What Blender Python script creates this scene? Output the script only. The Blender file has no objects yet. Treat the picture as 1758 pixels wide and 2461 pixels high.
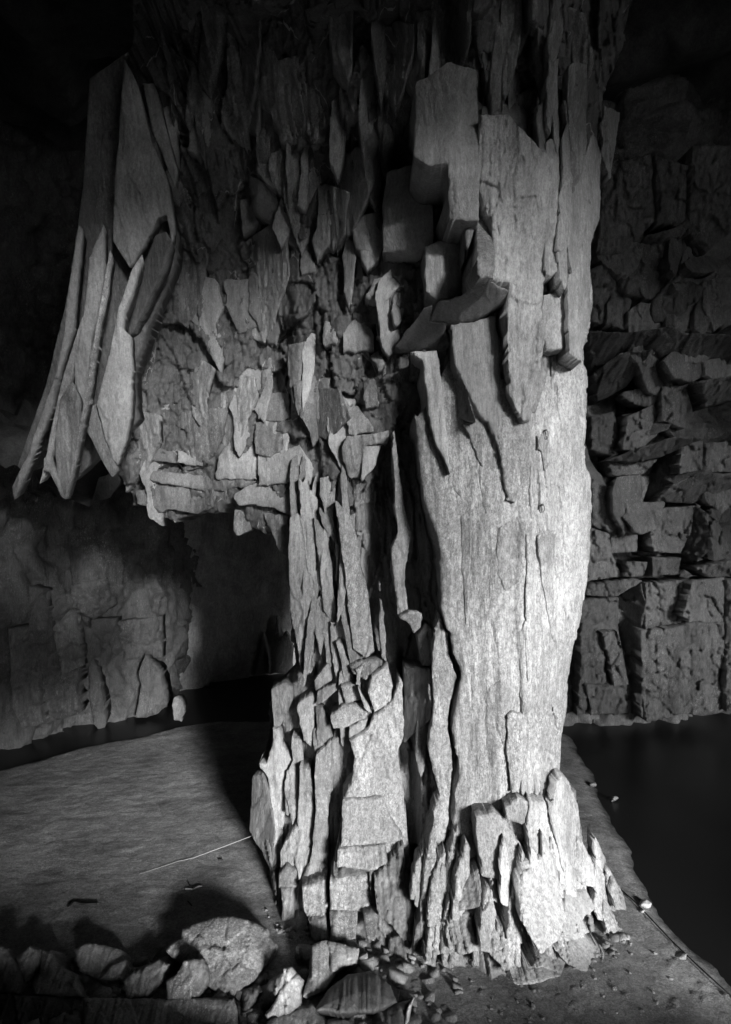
import bpy, math, random
import numpy as np
random.seed(7)
SC = bpy.context.scene
COL = SC.collection
# ------------------------------------------------------------------ camera
F, CX, CY, H = 1603.0, 879.0, 1230.5, 6.0      # focal length / centre in photo pixels, eye height in m
cam = bpy.data.cameras.new('camera')
cam.sensor_fit = 'VERTICAL'
cam.sensor_height = 24.0
cam.lens = 24.0 * F / 2461.0
cam.clip_start, cam.clip_end = 0.1, 500.0
camo = bpy.data.objects.new('camera', cam)
camo.location = (0, 0, H)
camo.rotation_euler = (math.radians(90), 0, 0)
COL.objects.link(camo)
SC.camera = camo
# ------------------------------------------------------------------ daylight
AZ, EL = 23.0, 12.0                              # sun stands behind the camera to the right, low
world = bpy.data.worlds.new('World')
SC.world = world
world.use_nodes = True
wn = world.node_tree
bg = wn.nodes['Background']
sky = wn.nodes.new('ShaderNodeTexSky')
sky.sky_type = 'NISHITA'
sky.sun_disc = False
sky.sun_elevation = math.radians(EL)
sky.sun_rotation = math.radians(180 - AZ)
bw = wn.nodes.new('ShaderNodeRGBToBW')
wn.links.new(sky.outputs[0], bw.inputs[0])
wn.links.new(bw.outputs[0], bg.inputs['Color'])
bg.inputs['Strength'].default_value = 0.1
sun = bpy.data.lights.new('sun', 'SUN')
sun.energy = 5.0
sun.angle = math.radians(9.0)
sun.color = (1, 1, 1)
suno = bpy.data.objects.new('sun', sun)
suno.rotation_euler = (math.radians(90 - EL), 0, math.radians(AZ))
COL.objects.link(suno)
SC.view_settings.view_transform = 'Standard'
SC.view_settings.look = 'None'
SC.view_settings.exposure = 0.95
SC.view_settings.gamma = 1.0
SC.cycles.use_denoising = True
SC.cycles.max_bounces = 8
SC.cycles.diffuse_bounces = 2

# ------------------------------------------------------------------ noise
def hsh(ix, iy, iz=0, seed=0):
    with np.errstate(over='ignore'):
        h = (np.asarray(ix).astype(np.int64).astype(np.uint32) * np.uint32(374761393)
             + np.asarray(iy).astype(np.int64).astype(np.uint32) * np.uint32(668265263)
             + np.asarray(iz).astype(np.int64).astype(np.uint32) * np.uint32(2147483647)
             + np.uint32((seed * 974711 + 12345) & 0xffffffff))
        h = (h ^ (h >> np.uint32(13))) * np.uint32(1274126177)
        h = (h ^ (h >> np.uint32(16))) * np.uint32(2246822519)
        h = h ^ (h >> np.uint32(15))
    return h.astype(np.float64) / 4294967295.0
def vn(x, y, seed=0):
    x = np.asarray(x, float); y = np.asarray(y, float)
    ix, iy = np.floor(x), np.floor(y)
    fx, fy = x - ix, y - iy
    ux, uy = fx*fx*fx*(fx*(fx*6-15)+10), fy*fy*fy*(fy*(fy*6-15)+10)
    a, b = hsh(ix, iy, 0, seed), hsh(ix+1, iy, 0, seed)
    c, d = hsh(ix, iy+1, 0, seed), hsh(ix+1, iy+1, 0, seed)
    return (a*(1-ux)+b*ux)*(1-uy)+(c*(1-ux)+d*ux)*uy*1.0 - 0.5
def fbm(x, y, seed=0, n=4, g=0.5):
    s, a = 0, 1.0
    for k in range(n):
        s = s + a*vn(x*2**k + 17.3*k, y*2**k - 9.1*k, seed + k)
        a *= g
    return s
def facets(x, y, seed=0, tilt=1.0, hang=0.0):
    """broken rock: every cell a tilted plane at its own height; returns height and distance to the cell edge"""
    ix, iy = np.floor(x), np.floor(y)
    f1 = np.full(np.shape(x), 9e9); f2 = f1.copy(); hh = np.zeros(np.shape(x))
    for a in (-1, 0, 1):
        for b in (-1, 0, 1):
            cx, cy = ix+a, iy+b
            dx = x - (cx + hsh(cx, cy, 1, seed)); dy = y - (cy + hsh(cx, cy, 2, seed))
            dd = np.maximum(np.abs(dx), np.abs(dy))*0.7 + 0.3*np.hypot(dx, dy)
            v = hsh(cx, cy, 3, seed) - 0.5 + tilt*((hsh(cx, cy, 4, seed)-0.5)*dx + (hsh(cx, cy, 5, seed)-0.5)*dy) + hang*dy
            c = dd < f1
            f2 = np.where(c, f1, np.minimum(f2, dd)); hh = np.where(c, v, hh); f1 = np.where(c, dd, f1)
    return hh, f2 - f1
def slate(x, z, seed=0):
    """splintery cleavage: long narrow upright flakes with sharp steps"""
    w = .12*fbm(x*1.5, z*1.2, seed+60, 3); w2 = .6*fbm(x*1.1, z*.6, seed+61, 3)
    f1, e1 = facets((x+w+.06*z)*6.5, (z+w2)*.75, seed+62, 1.2)
    f2, e2 = facets((x+w*.7+.1*z)*15, (z+w2*.6)*1.9, seed+63, 1.4)
    f3 = facets((x+w*.5+.08*z)*33, (z+w2*.4)*4.2, seed+64, 1.4)[0]
    m = sstep(-.25, .3, vn(x*1.3+9, z*.9, seed+65))
    k = .35+.65*sstep(-.15, .25, vn(x*.9+3, z*.55, seed+66))
    return f1*.9*k+(.15+.55*m)*f2+(.12+.22*m)*f3-.25*np.exp(-e1*16)*m
def sstep(a, b, x):
    t = np.clip((x-a)/(b-a), 0, 1)
    return t*t*(3-2*t)

# ------------------------------------------------------------------ materials
def rock(name, lo, hi, rough=0.62, specks=0.0, veins=0.0, streak=1.0, bump=0.5, spec=0.4, sand=False, sc=1.0, grain=.35, var=.35):
    m = bpy.data.materials.new(name); m.use_nodes = True
    nt = m.node_tree; N = nt.nodes; L = nt.links
    bs = N['Principled BSDF']
    tc = N.new('ShaderNodeTexCoord'); geo = tc.outputs['Object']
    def mp(s):
        q = N.new('ShaderNodeMapping'); q.inputs['Scale'].default_value = s
        L.new(geo, q.inputs['Vector']); return q.outputs[0]
    def noise(v, s, det=6, ro=0.6, dist=0.0):
        q = N.new('ShaderNodeTexNoise'); q.inputs['Scale'].default_value = s
        q.inputs['Detail'].default_value = det; q.inputs['Roughness'].default_value = ro
        q.inputs['Distortion'].default_value = dist
        L.new(v, q.inputs['Vector']); return q.outputs['Fac']
    def ramp(v, a, b, ca=(0, 0, 0, 1), cb=(1, 1, 1, 1)):
        q = N.new('ShaderNodeMapRange'); q.inputs['From Min'].default_value = a; q.inputs['From Max'].default_value = b
        L.new(v, q.inputs['Value']); return q.outputs[0]
    def mth(op, a, b):
        q = N.new('ShaderNodeMath'); q.operation = op; q.use_clamp = False
        for i, z in enumerate((a, b)):
            if isinstance(z, (int, float)): q.inputs[i].default_value = z
            else: L.new(z, q.inputs[i])
        return q.outputs[0]
    big = noise(mp((1, 1, .6)), 0.9*sc, 4, .6)
    mid = noise(mp((1, 1, .35) if not sand else (1, 1.2, 1)), 4*sc, 6, .65, .3)
    fin = noise(mp((1, 1, .25) if not sand else (1, 1, 1)), 30*sc, 5, .75)
    lam = noise(mp((1, 1, .07) if not sand else (1, 1, 1)), 42*sc, 4, .7)
    v = mth('ADD', mth('MULTIPLY', big, .45), mth('ADD', mth('MULTIPLY', mid, .35*streak), mth('MULTIPLY', fin, .3)))
    c = ramp(v, .42, .64)
    mx = N.new('ShaderNodeMix'); mx.data_type = 'FLOAT'
    mx.inputs['A'].default_value = lo; mx.inputs['B'].default_value = hi
    L.new(c, mx.inputs['Factor'])
    col = mx.outputs[0]
    if grain:
        g1 = ramp(noise(mp((1, 1, .62)), 19*sc, 4, .75, .4), .40, .62)
        g2 = ramp(noise(mp((1, 1, .7)), 52*sc, 3, .7), .38, .64)
        gg = mth('ADD', mth('MULTIPLY', g1, .55), mth('MULTIPLY', g2, .45))
        col = mth('MULTIPLY', col, mth('ADD', 1-grain*.8, mth('MULTIPLY', gg, grain*1.7)))
    if var:                                      # every slab of slate has its own tone
        oi = N.new('ShaderNodeObjectInfo')
        col = mth('MULTIPLY', col, mth('ADD', 1-var, mth('MULTIPLY', oi.outputs['Random'], 2*var)))
    if specks:
        q = N.new('ShaderNodeTexVoronoi'); q.inputs['Scale'].default_value = 24*sc
        L.new(mp((1, 1, .6)), q.inputs['Vector'])
        r = mth('LESS_THAN', q.outputs['Distance'], mth('MULTIPLY', q.outputs['Color'], .42))
        q2 = N.new('ShaderNodeTexVoronoi'); q2.inputs['Scale'].default_value = 60*sc
        L.new(mp((1, 1, .5)), q2.inputs['Vector'])
        r2 = mth('LESS_THAN', q2.outputs['Distance'], mth('MULTIPLY', q2.outputs['Color'], .5))
        msk = ramp(noise(mp((1, 1, .7)), 1.3, 4, .6), .44, .62)
        both = mth('MULTIPLY', mth('MAXIMUM', r, mth('MULTIPLY', r2, .8)), mth('MULTIPLY', msk, specks))
        m2 = N.new('ShaderNodeMix'); m2.data_type = 'FLOAT'; m2.inputs['B'].default_value = .62
        L.new(both, m2.inputs['Factor']); L.new(col, m2.inputs['A']); col = m2.outputs[0]
    if veins:
        q = N.new('ShaderNodeTexVoronoi'); q.feature = 'DISTANCE_TO_EDGE'; q.inputs['Scale'].default_value = 0.9
        w = N.new('ShaderNodeMapping'); w.inputs['Scale'].default_value = (1.2, 1.0, .55)
        w.inputs['Rotation'].default_value = (0, .35, 0)
        nn = N.new('ShaderNodeTexNoise'); nn.inputs['Scale'].default_value = 2.5; nn.inputs['Detail'].default_value = 5
        L.new(geo, nn.inputs['Vector'])
        ad = N.new('ShaderNodeVectorMath'); ad.operation = 'MULTIPLY_ADD'; ad.inputs[1].default_value = (.16, .16, .16)
        L.new(nn.outputs['Color'], ad.inputs[0]); L.new(geo, ad.inputs[2]); L.new(ad.outputs[0], w.inputs['Vector'])
        L.new(w.outputs[0], q.inputs['Vector'])
        lin = mth('LESS_THAN', q.outputs['Distance'], mth('MULTIPLY', ramp(noise(geo, 1.6, 3, .5), .5, .75), .022))
        m3 = N.new('ShaderNodeMix'); m3.data_type = 'FLOAT'; m3.inputs['B'].default_value = .6
        L.new(mth('MULTIPLY', lin, veins), m3.inputs['Factor']); L.new(col, m3.inputs['A']); col = m3.outputs[0]
    if sand:                                     # wet, darker margin at the waterline
        sp_ = N.new('ShaderNodeSeparateXYZ'); L.new(geo, sp_.inputs[0])
        zz = mth('ADD', sp_.outputs[2], mth('MULTIPLY', mth('SUBTRACT', mid, .5), .10))
        wet = N.new('ShaderNodeMapRange'); wet.inputs['From Min'].default_value = -.075; wet.inputs['From Max'].default_value = .012
        wet.inputs['To Min'].default_value = .22; wet.inputs['To Max'].default_value = 1.0
        L.new(zz, wet.inputs['Value']); col = mth('MULTIPLY', col, wet.outputs[0])
    L.new(col, bs.inputs['Base Color'])
    bs.inputs['Roughness'].default_value = rough
    bs.inputs['Specular IOR Level'].default_value = spec
    b1 = N.new('ShaderNodeBump'); b1.inputs['Strength'].default_value = bump; b1.inputs['Distance'].default_value = .06
    L.new(mth('ADD', mid, mth('ADD', mth('MULTIPLY', fin, .45), mth('MULTIPLY', lam, .6*streak))), b1.inputs['Height'])
    b2 = N.new('ShaderNodeBump'); b2.inputs['Strength'].default_value = bump; b2.inputs['Distance'].default_value = .02
    L.new(noise(mp((1, 1, .45) if not sand else (1, 1, 1)), 70*sc, 4, .7), b2.inputs['Height'])
    L.new(b1.outputs[0], b2.inputs['Normal']); L.new(b2.outputs[0], bs.inputs['Normal'])
    return m
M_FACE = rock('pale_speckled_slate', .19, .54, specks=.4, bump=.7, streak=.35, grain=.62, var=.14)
M_RIGHT = rock('pale_streaked_slate_lit', .21, .47, specks=.3, bump=.7, streak=.8, grain=.55, var=0)  # paler than main_face: own streaks, plus the pillar's bright-side shading put into colour
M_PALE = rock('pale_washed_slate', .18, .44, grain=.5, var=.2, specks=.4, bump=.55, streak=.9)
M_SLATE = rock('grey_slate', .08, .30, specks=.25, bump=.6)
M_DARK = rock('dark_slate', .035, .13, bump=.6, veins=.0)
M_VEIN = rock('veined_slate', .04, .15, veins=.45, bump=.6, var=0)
M_PLATE = rock('smooth_slate_plate', .15, .31, bump=.45, streak=.9, grain=.3)
M_BACK = rock('back_wall_slate', .22, .46, bump=.8, sc=.6, var=0)
M_WALL = rock('wall_slate', .05, .17, specks=.2, bump=.8, sc=.7)
M_SAND = rock('damp_gravel', .15, .37, rough=.8, specks=.45, sand=True, bump=1.0, spec=.25, var=0, grain=.5)
M_BOULD = rock('boulder_slate', .14, .36, specks=.6, bump=.5)
M_QUARTZ = rock('white_quartz', .4, .65, bump=.5)
def plain(name, c, rough=.6, spec=.4):
    m = bpy.data.materials.new(name); m.use_nodes = True
    nt = m.node_tree; bs = nt.nodes['Principled BSDF']
    n = nt.nodes.new('ShaderNodeTexNoise'); n.inputs['Scale'].default_value = 30
    r = nt.nodes.new('ShaderNodeMapRange'); r.inputs['To Min'].default_value = c*.8; r.inputs['To Max'].default_value = c*1.2
    nt.links.new(n.outputs['Fac'], r.inputs['Value']); nt.links.new(r.outputs[0], bs.inputs['Base Color'])
    bs.inputs['Roughness'].default_value = rough; bs.inputs['Specular IOR Level'].default_value = spec
    return m
M_WATER = plain('murky_water', .012, .35, .18)
_nt = M_WATER.node_tree
_b = _nt.nodes.new('ShaderNodeBump'); _b.inputs['Strength'].default_value = .08
_n = _nt.nodes.new('ShaderNodeTexNoise'); _n.inputs['Scale'].default_value = 3.0
_nt.links.new(_n.outputs['Fac'], _b.inputs['Height']); _nt.links.new(_b.outputs[0], _nt.nodes['Principled BSDF'].inputs['Normal'])
M_CORD = plain('pale_cord', .34)
M_BLACK = plain('black_cord', .015)
M_STEEL = plain('dull_steel', .07, .4, .6)

# ------------------------------------------------------------------ mesh helpers
def mesh_obj(name, verts, faces, mat, parent=None, loc=(0, 0, 0), smooth=False):
    me = bpy.data.meshes.new(name)
    v = np.asarray(verts, np.float32) - np.asarray(loc, np.float32)
    f = np.asarray(faces, np.int32)
    me.vertices.add(len(v)); me.vertices.foreach_set('co', v.ravel())
    me.loops.add(f.size); me.loops.foreach_set('vertex_index', f.ravel())
    me.polygons.add(len(f))
    me.polygons.foreach_set('loop_start', np.arange(len(f), dtype=np.int32)*f.shape[1])
    me.polygons.foreach_set('loop_total', np.full(len(f), f.shape[1], np.int32))
    if smooth: me.polygons.foreach_set('use_smooth', np.ones(len(f), bool))
    me.update(calc_edges=True); me.validate()
    me.materials.append(mat)
    o = bpy.data.objects.new(name, me); COL.objects.link(o)
    if parent is not None: o.parent = parent
    else: o.location = loc
    return o
def thing(o, label, cat, group=None):
    o['label'] = label; o['category'] = cat
    if group: o['group'] = group
    return o
def empty(name, loc, label, cat, group=None):
    o = bpy.data.objects.new(name, None); COL.objects.link(o); o.location = loc
    o.empty_display_size = .2
    return thing(o, label, cat, group)
def struct(o):
    o['kind'] = 'structure'; return o
def gridfaces(nu, nv):
    i = np.arange(nu*nv).reshape(nv, nu)
    return np.stack([i[:-1, :-1], i[:-1, 1:], i[1:, 1:], i[1:, :-1]], -1).reshape(-1, 4)
def W(px, py, d):
    return np.stack([(px-CX)/F*d, d, H-(py-CY)/F*d], -1)

ORG = {'S': (0, 0, 1.0), 'A': (600, 300, .5), 'B': (600, 850, .5), 'C': (600, 1400, .5), 'D': (600, 1861, .5),
       'P': (946, 400, .5), 'Q': (946, 1000, .5), 'R': (946, 1861, .5), 'J': (0, 100, .5), 'K': (0, 700, .5),
       'L': (0, 1300, .5), 'M': (300, 1550, .5), 'N': (0, 2061, .36946), 'O': (500, 2061, .36946)}
def src(o, pts):
    ox, oy, s = ORG[o]
    return np.array([(ox+x*s, oy+y*s) for x, y in pts], float)
def rough_poly(p, jag, step, seed):
    out = []
    n = len(p)
    for i in range(n):
        a, b = p[i], p[(i+1) % n]
        L = np.hypot(*(b-a)); k = max(1, int(L/step))
        nrm = np.array([b[1]-a[1], a[0]-b[0]])/max(L, 1e-6)
        for j in range(k):
            q = a+(b-a)*j/k
            nt_ = vn(q[0]/15., q[1]/34., seed+6)                      # straight breaks with a few snapped notches
            w = jag*(.5*vn(q[0]/25., q[1]/60., seed)+.8*vn(q[0]/4., q[1]/6., seed+5)+1.1*(nt_ > .2)-1.1*(nt_ < -.24)) if j else 0.3*jag*vn(q[0]/5., q[1]/9., seed+5)
            out.append(q+nrm*w)
    return np.array(out)
def inside(p, x, y):
    r = np.zeros(x.shape, bool); n = len(p); j = n-1
    for i in range(n):
        xi, yi = p[i]; xj, yj = p[j]
        if yi != yj:
            r ^= ((yi > y) != (yj > y)) & (x < (xj-xi)*(y-yi)/(yj-yi)+xi)
        j = i
    return r
def near(p, x, y):
    """nearest point on the outline"""
    bx = np.zeros(x.shape); by = bx.copy(); bd = np.full(x.shape, 9e9); n = len(p)
    for i in range(n):
        a = p[i]; b = p[(i+1) % n]; e = b-a; l2 = max(e@e, 1e-9)
        t = np.clip(((x-a[0])*e[0]+(y-a[1])*e[1])/l2, 0, 1)
        qx, qy = a[0]+t*e[0], a[1]+t*e[1]
        d = (x-qx)**2+(y-qy)**2
        c = d < bd
        bx = np.where(c, qx, bx); by = np.where(c, qy, by); bd = np.where(c, d, bd)
    return bx, by, np.sqrt(bd)
SEED = [100]
def slab(name, poly, dfun, th, mat, parent=None, loc=(0, 0, 0), sp=3.5, jag=2.5, st=.035, fa=.03, fsx=2.2, fsz=.9,
         chip=.03, chipw=4.0, bulge=0.0, ext=(0, 1, 0), solid=True, smooth=False, seed=None, strf=7.0, shrink=1.0, lean=0.0, hang=0.0, wamp=.16, fine=0.0):
    """a plate of rock with the traced outline, its own distance, a broken front and real thickness"""
    SEED[0] += 11
    seed = seed or SEED[0]
    p = rough_poly(poly, jag, max(sp*1.2, 4), seed)
    x0, y0 = p.min(0)-sp; x1, y1 = p.max(0)+sp
    gx = np.arange(x0, x1+sp, sp); gy = np.arange(y0, y1+sp, sp)
    X, Y = np.meshgrid(gx, gy)
    ins = inside(p, X, Y)
    if not ins.any(): return None
    bx, by, bd = near(p, X, Y)
    X = np.where(ins, X, bx); Y = np.where(ins, Y, by); dist = np.where(ins, bd, 0)
    q = gridfaces(len(gx), len(gy))
    keep = ins.ravel()[q].sum(1) >= 1
    q = q[keep]
    d0 = dfun(X, Y)
    wx = (X-CX)/F*d0; wz = H-(Y-CY)/F*d0
    warp = wamp*fbm(wx*1.3, wz*1.0, seed+1, 5, .6)
    f, e = facets((wx+warp)*fsx, (wz+warp)*fsz, seed, 1.3, hang)
    d = d0+fa*2*f
    if fine:
        d = d+fine*2*facets((wx+warp)*fsx*2.6+3, (wz+warp+.3*wx)*fsz*3.2, seed+71, 1.6)[0]+fine*.8*facets((wx+warp)*fsx*7, (wz+warp-.2*wx)*fsz*8, seed+72, 1.6)[0]
    if st:
        d = d + st*(2.0*slate(wx+lean*wz, wz, seed+2)+.5*fbm(wx*strf+warp*2, wz*.7, seed+2, 4, .6))
    d = d + chip*np.exp(-dist/chipw)*(.5+1.1*(vn(wx*9, wz*5, seed+4)+.5))
    if bulge:
        sc = dist.max()
        d = d-bulge*np.sqrt(np.clip(dist/max(sc, 1), 0, 1))
    V = W(X, Y, d).reshape(-1, 3)
    used = np.unique(q); mp = np.full(len(V), -1); mp[used] = np.arange(len(used))
    V = V[used]; q = mp[q]
    nf = len(V)
    ctr = V.mean(0)
    back = V+np.array(ext)*th
    if shrink != 1.0:
        back[:, 0] = ctr[0]+ext[0]*th+(back[:, 0]-ctr[0]-ext[0]*th)*shrink
        back[:, 2] = ctr[2]+ext[2]*th+(back[:, 2]-ctr[2]-ext[2]*th)*shrink
    back += (np.stack([vn(V[:, 0]*3, V[:, 2]*3, seed+31), vn(V[:, 0]*3, V[:, 2]*3, seed+32), vn(V[:, 0]*3, V[:, 2]*3, seed+33)], -1))*th*.15
    ed = np.concatenate([q[:, [0, 1]], q[:, [1, 2]], q[:, [2, 3]], q[:, [3, 0]]])
    key = np.sort(ed, 1); k2 = key[:, 0].astype(np.int64)*nf+key[:, 1]
    u, inv, cnt = np.unique(k2, return_inverse=True, return_counts=True)
    be = ed[cnt[inv] == 1]
    walls = np.stack([be[:, 1], be[:, 0], be[:, 0]+nf, be[:, 1]+nf], -1)
    fs = [q, walls]
    if solid: fs.append(q[:, ::-1]+nf)
    o = mesh_obj(name, np.concatenate([V, back]), np.concatenate(fs)[:, ::-1], mat, parent, loc, smooth)
    return o
def plane_d(c, d, gx, gy):
    return lambda X, Y: d+gx*(X-c[0])/100.+gy*(Y-c[1])/100.
# nominal distance of the rock mass (metres) over the photo's pixel grid
_PX = np.array([-100, 150, 300, 450, 600, 700, 800, 900, 1000, 1100, 1200, 1300, 1420, 1500.])
_PY = np.array([-300, 0, 300, 600, 900, 1200, 1600, 1900, 2150, 2420.])
_BD = np.array([
 [6.2, 6.2, 6.3, 6.5, 6.7, 6.7, 6.7, 6.7, 6.7, 6.7, 6.7, 7.1, 7.6, 8.0],
 [8.2, 8.2, 8.3, 8.5, 8.7, 8.7, 8.7, 8.6, 8.4, 8.3, 8.4, 8.8, 9.6, 10.5],
 [10., 10., 10.3, 10.6, 10.4, 10.3, 10.1, 9.8, 9.6, 9.4, 9.4, 9.6, 10.4, 11.5],
 [11., 11., 11.6, 11.9, 11.7, 11.3, 10.9, 10.5, 10.1, 9.7, 9.5, 9.7, 10.5, 12],
 [12., 12., 12.4, 12.5, 12.2, 11.8, 11.4, 11.1, 10.6, 9.9, 9.6, 9.75, 10.6, 12],
 [12.8, 12.8, 12.8, 12.7, 12.3, 11.8, 11.6, 11.3, 10.9, 10., 9.6, 9.8, 10.7, 12],
 [12.8, 12.8, 12.8, 12.7, 12.1, 11.6, 11.4, 11.1, 10.7, 10., 9.6, 9.8, 10.7, 12],
 [12, 12, 12, 12, 11.5, 11.1, 10.8, 10.5, 10.3, 9.95, 9.6, 9.7, 10.4, 11.5],
 [11, 11, 11, 11, 10.5, 10.2, 9.9, 9.7, 9.5, 9.3, 9.1, 9.2, 9.8, 10.2],
 [9.6, 9.6, 9.6, 9.6, 9.2, 8.9, 8.7, 8.55, 8.45, 8.4, 8.35, 8.35, 8.5, 8.6]])
def BD(X, Y):
    X = np.clip(np.asarray(X, float), _PX[0], _PX[-1]-1e-6); Y = np.clip(np.asarray(Y, float), _PY[0], _PY[-1]-1e-6)
    i = np.searchsorted(_PX, X, 'right')-1; j = np.searchsorted(_PY, Y, 'right')-1
    i = np.clip(i, 0, len(_PX)-2); j = np.clip(j, 0, len(_PY)-2)
    u = (X-_PX[i])/(_PX[i+1]-_PX[i]); v = (Y-_PY[j])/(_PY[j+1]-_PY[j])
    return (_BD[j, i]*(1-u)+_BD[j, i+1]*u)*(1-v)+(_BD[j+1, i]*(1-u)+_BD[j+1, i+1]*u)*v

# ------------------------------------------------------------------ ground and water
WATER_Z = -.07
def nonuni(a, b, lo, hi, fine, coarse):
    return np.concatenate([np.arange(lo, a, coarse), np.arange(a, b, fine), np.arange(b, hi+coarse, coarse)])
fx = nonuni(-10, 9, -30, 34, .055, .8); fy = nonuni(6.6, 21, -16, 44, .055, .8)
GX, GY = np.meshgrid(fx, fy)
shore_r = np.interp(GY, [-16, 6, 8.4, 10, 11.2, 14.3, 18, 44], [9, 5.2, 4.75, 4.4, 4.5, 5.0, 5.4, 5.4])+.22*fbm(GX*.9, GY*.9, 3, 3)
shore_b = np.interp(GX, [-30, -12, -8.5, -7, -5.8, -4.8, -3, 34], [12, 13, 15.6, 17.3, 18.1, 19., 19.3, 19.3])+.25*fbm(GX*1.2, GY*1.2, 5, 4)
gz = .05*fbm(GX*.4, GY*.4, 8, 3)+.014*fbm(GX*3, GY*3, 9, 4)+.008*fbm(GX*13, GY*13, 12, 2, .75)
bankz = np.minimum(shore_r-GX, (shore_b-GY)*1.0)
gz = gz + .04 - .75*sstep(.45, -1.6, bankz)
gz = np.maximum(gz, -.9)
# trodden prints and worn hollows on the left floor
prints = fbm(GX*1.9+2, GY*3.6, 21, 3)
gz = gz - .007*sstep(.12, .42, prints)*sstep(2, -3, GX)
# loose stones on the near floor
fh, fe = facets(GX*11, GY*11, 33, .6)
peb = np.clip(fh-.22, 0, 1)*np.clip(fe*2.5, 0, 1)
gz = gz + .07*peb*(sstep(10.5, 8.3, GY)*sstep(-4, -.5, GX)+.12)*(vn(GX*1.7, GY*1.7, 36) > -.12)
# unseen bank added below the frame to shade the near floor
gz = gz + (.88+.34*sstep(.5, -2, GX))*sstep(6.1, 5.1, GY+.3*vn(GX*.8, GY*.8, 40))*sstep(12, 7, GX)*sstep(-14, -5, GX)
floor = struct(mesh_obj('floor', np.stack([GX, GY, gz], -1).reshape(-1, 3), gridfaces(len(fx), len(fy)), M_SAND, smooth=True))
wx = np.linspace(-30, 34, 3); wy = np.linspace(5.5, 44, 3)
A_, B_ = np.meshgrid(wx, wy)
struct(mesh_obj('water', np.stack([A_, B_, np.full(A_.shape, WATER_Z)], -1).reshape(-1, 3), gridfaces(3, 3), M_WATER))

# ------------------------------------------------------------------ far walls
def wall(name, line, z0, z1, mat, sp, seed, lean=None, fac=((.5, .5, .5), (1.5, 1.1, .22)), st=.04, tiers=None):
    line = np.array(line, float)
    seg = np.hypot(*(line[1:]-line[:-1]).T); cum = np.concatenate([[0], np.cumsum(seg)])
    s = np.arange(0, cum[-1]+sp, sp); z = np.arange(z0, z1+sp, sp)
    S, Z = np.meshgrid(s, z)
    x = np.interp(S, cum, line[:, 0]); y = np.interp(S, cum, line[:, 1])
    dx = np.interp(np.clip(S+.6, 0, cum[-1]), cum, line[:, 0])-np.interp(np.clip(S-.6, 0, cum[-1]), cum, line[:, 0])
    dy = np.interp(np.clip(S+.6, 0, cum[-1]), cum, line[:, 1])-np.interp(np.clip(S-.6, 0, cum[-1]), cum, line[:, 1])
    n = np.hypot(dx, dy)+1e-9; nx, ny = dy/n, -dx/n          # towards the chamber when the line runs left to right
    wv = .3*fbm(S*.7, Z*.7, seed+1, 5, .6); w2 = .3*fbm(S*.7+40, Z*.7, seed+2, 5, .6)
    h = np.zeros(S.shape)
    for k, (a, b, c) in enumerate(fac):
        f, e = facets((S+wv)*a, (Z+w2)*b, seed+10*k, 1.5)
        h = h+c*2*f-.25*c*np.exp(-e*14)
    h = h+st*(fbm(S*5+wv, Z*1.0, seed+50, 4, .6)*1.6)
    if tiers is not None: h = h+tiers(S, Z, wv)
    return struct(mesh_obj(name, np.stack([x+nx*h, y+ny*h, Z], -1).reshape(-1, 3), gridfaces(len(s), len(z)), mat))
def tiers_r(S, Z, wv):
    zz = Z+.8*wv
    return (1.9*sstep(10.6, 11.4, zz)+.9*sstep(11.4, 15, zz)+.35*sstep(7.4, 7.7, zz-.12*(S-6))-.45*sstep(8.2, 9.6, zz)
            -.35*sstep(3.1, 3.3, zz)+.3*sstep(4.6, 4.8, zz+.1*S))
wall('wall_right', [(1.0, 23), (3.2, 20.2), (5.2, 19.0), (7.2, 18.8), (9.0, 19.6), (11.5, 20.6), (16, 17), (22, 8), (27, -16)], -1, 19, M_WALL, .07, 300,
     fac=((.42, .42, .30), (1.1, .9, .22), (2.6, 2.0, .10), (6, 4, .035)), tiers=tiers_r)
wall_right = bpy.data.objects['wall_right']
wall('wall_back', [(-7.6, 22.6), (-6.0, 23.1), (-4.6, 24.2), (-2.4, 25.8), (0.0, 26.5), (2.0, 25), (3.4, 20)], -1, 11, M_BACK, .12, 400,
     fac=((.4, .35, .15), (1.2, .9, .10), (2.8, 2.0, .06), (6, 3, .02)))
wall('wall_left', [(-30, -16), (-26, 2), (-16, 9.5), (-10.2, 15.2), (-8.9, 17.2), (-7.9, 19.0), (-6.4, 20.3), (-6.1, 21.6), (-6.1, 23.6)], -1, 16, M_WALL, .08, 500,
     fac=((.45, .35, .22), (1.3, .8, .16), (2.8, 1.6, .09), (6, 2.6, .03)), st=.07)
# roof over the whole chamber and an unseen wall behind the viewer, added to shape the daylight
rx = np.arange(-32, 36, .5); ry = np.arange(-16.5, 30, .5)
RX, RY = np.meshgrid(rx, ry)
rz = 16.5+1.2*facets(RX*.4, RY*.4, 61, 1.2)[0]+.6*fbm(RX*.5, RY*.5, 62, 3)
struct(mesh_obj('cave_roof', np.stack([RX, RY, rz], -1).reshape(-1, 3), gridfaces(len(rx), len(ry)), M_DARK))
bx_ = np.arange(-14, 4.6, .16); by_ = np.arange(12.6, 28, .16)
RX, RY = np.meshgrid(bx_, by_)
rz = 6.6+.9*sstep(12.5, 15.5, RY)+.7*facets(RX*.6, RY*.5, 71, 1.4)[0]+.25*facets(RX*1.7, RY*1.5, 72, 1.4)[0]+.5*fbm(RX*.5, RY*.5, 73, 3)
rz = rz+.25*np.clip(-5-RX, 0, 9)
struct(mesh_obj('low_roof', np.stack([RX, RY, rz], -1).reshape(-1, 3), gridfaces(len(bx_), len(by_)), M_DARK))
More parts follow.
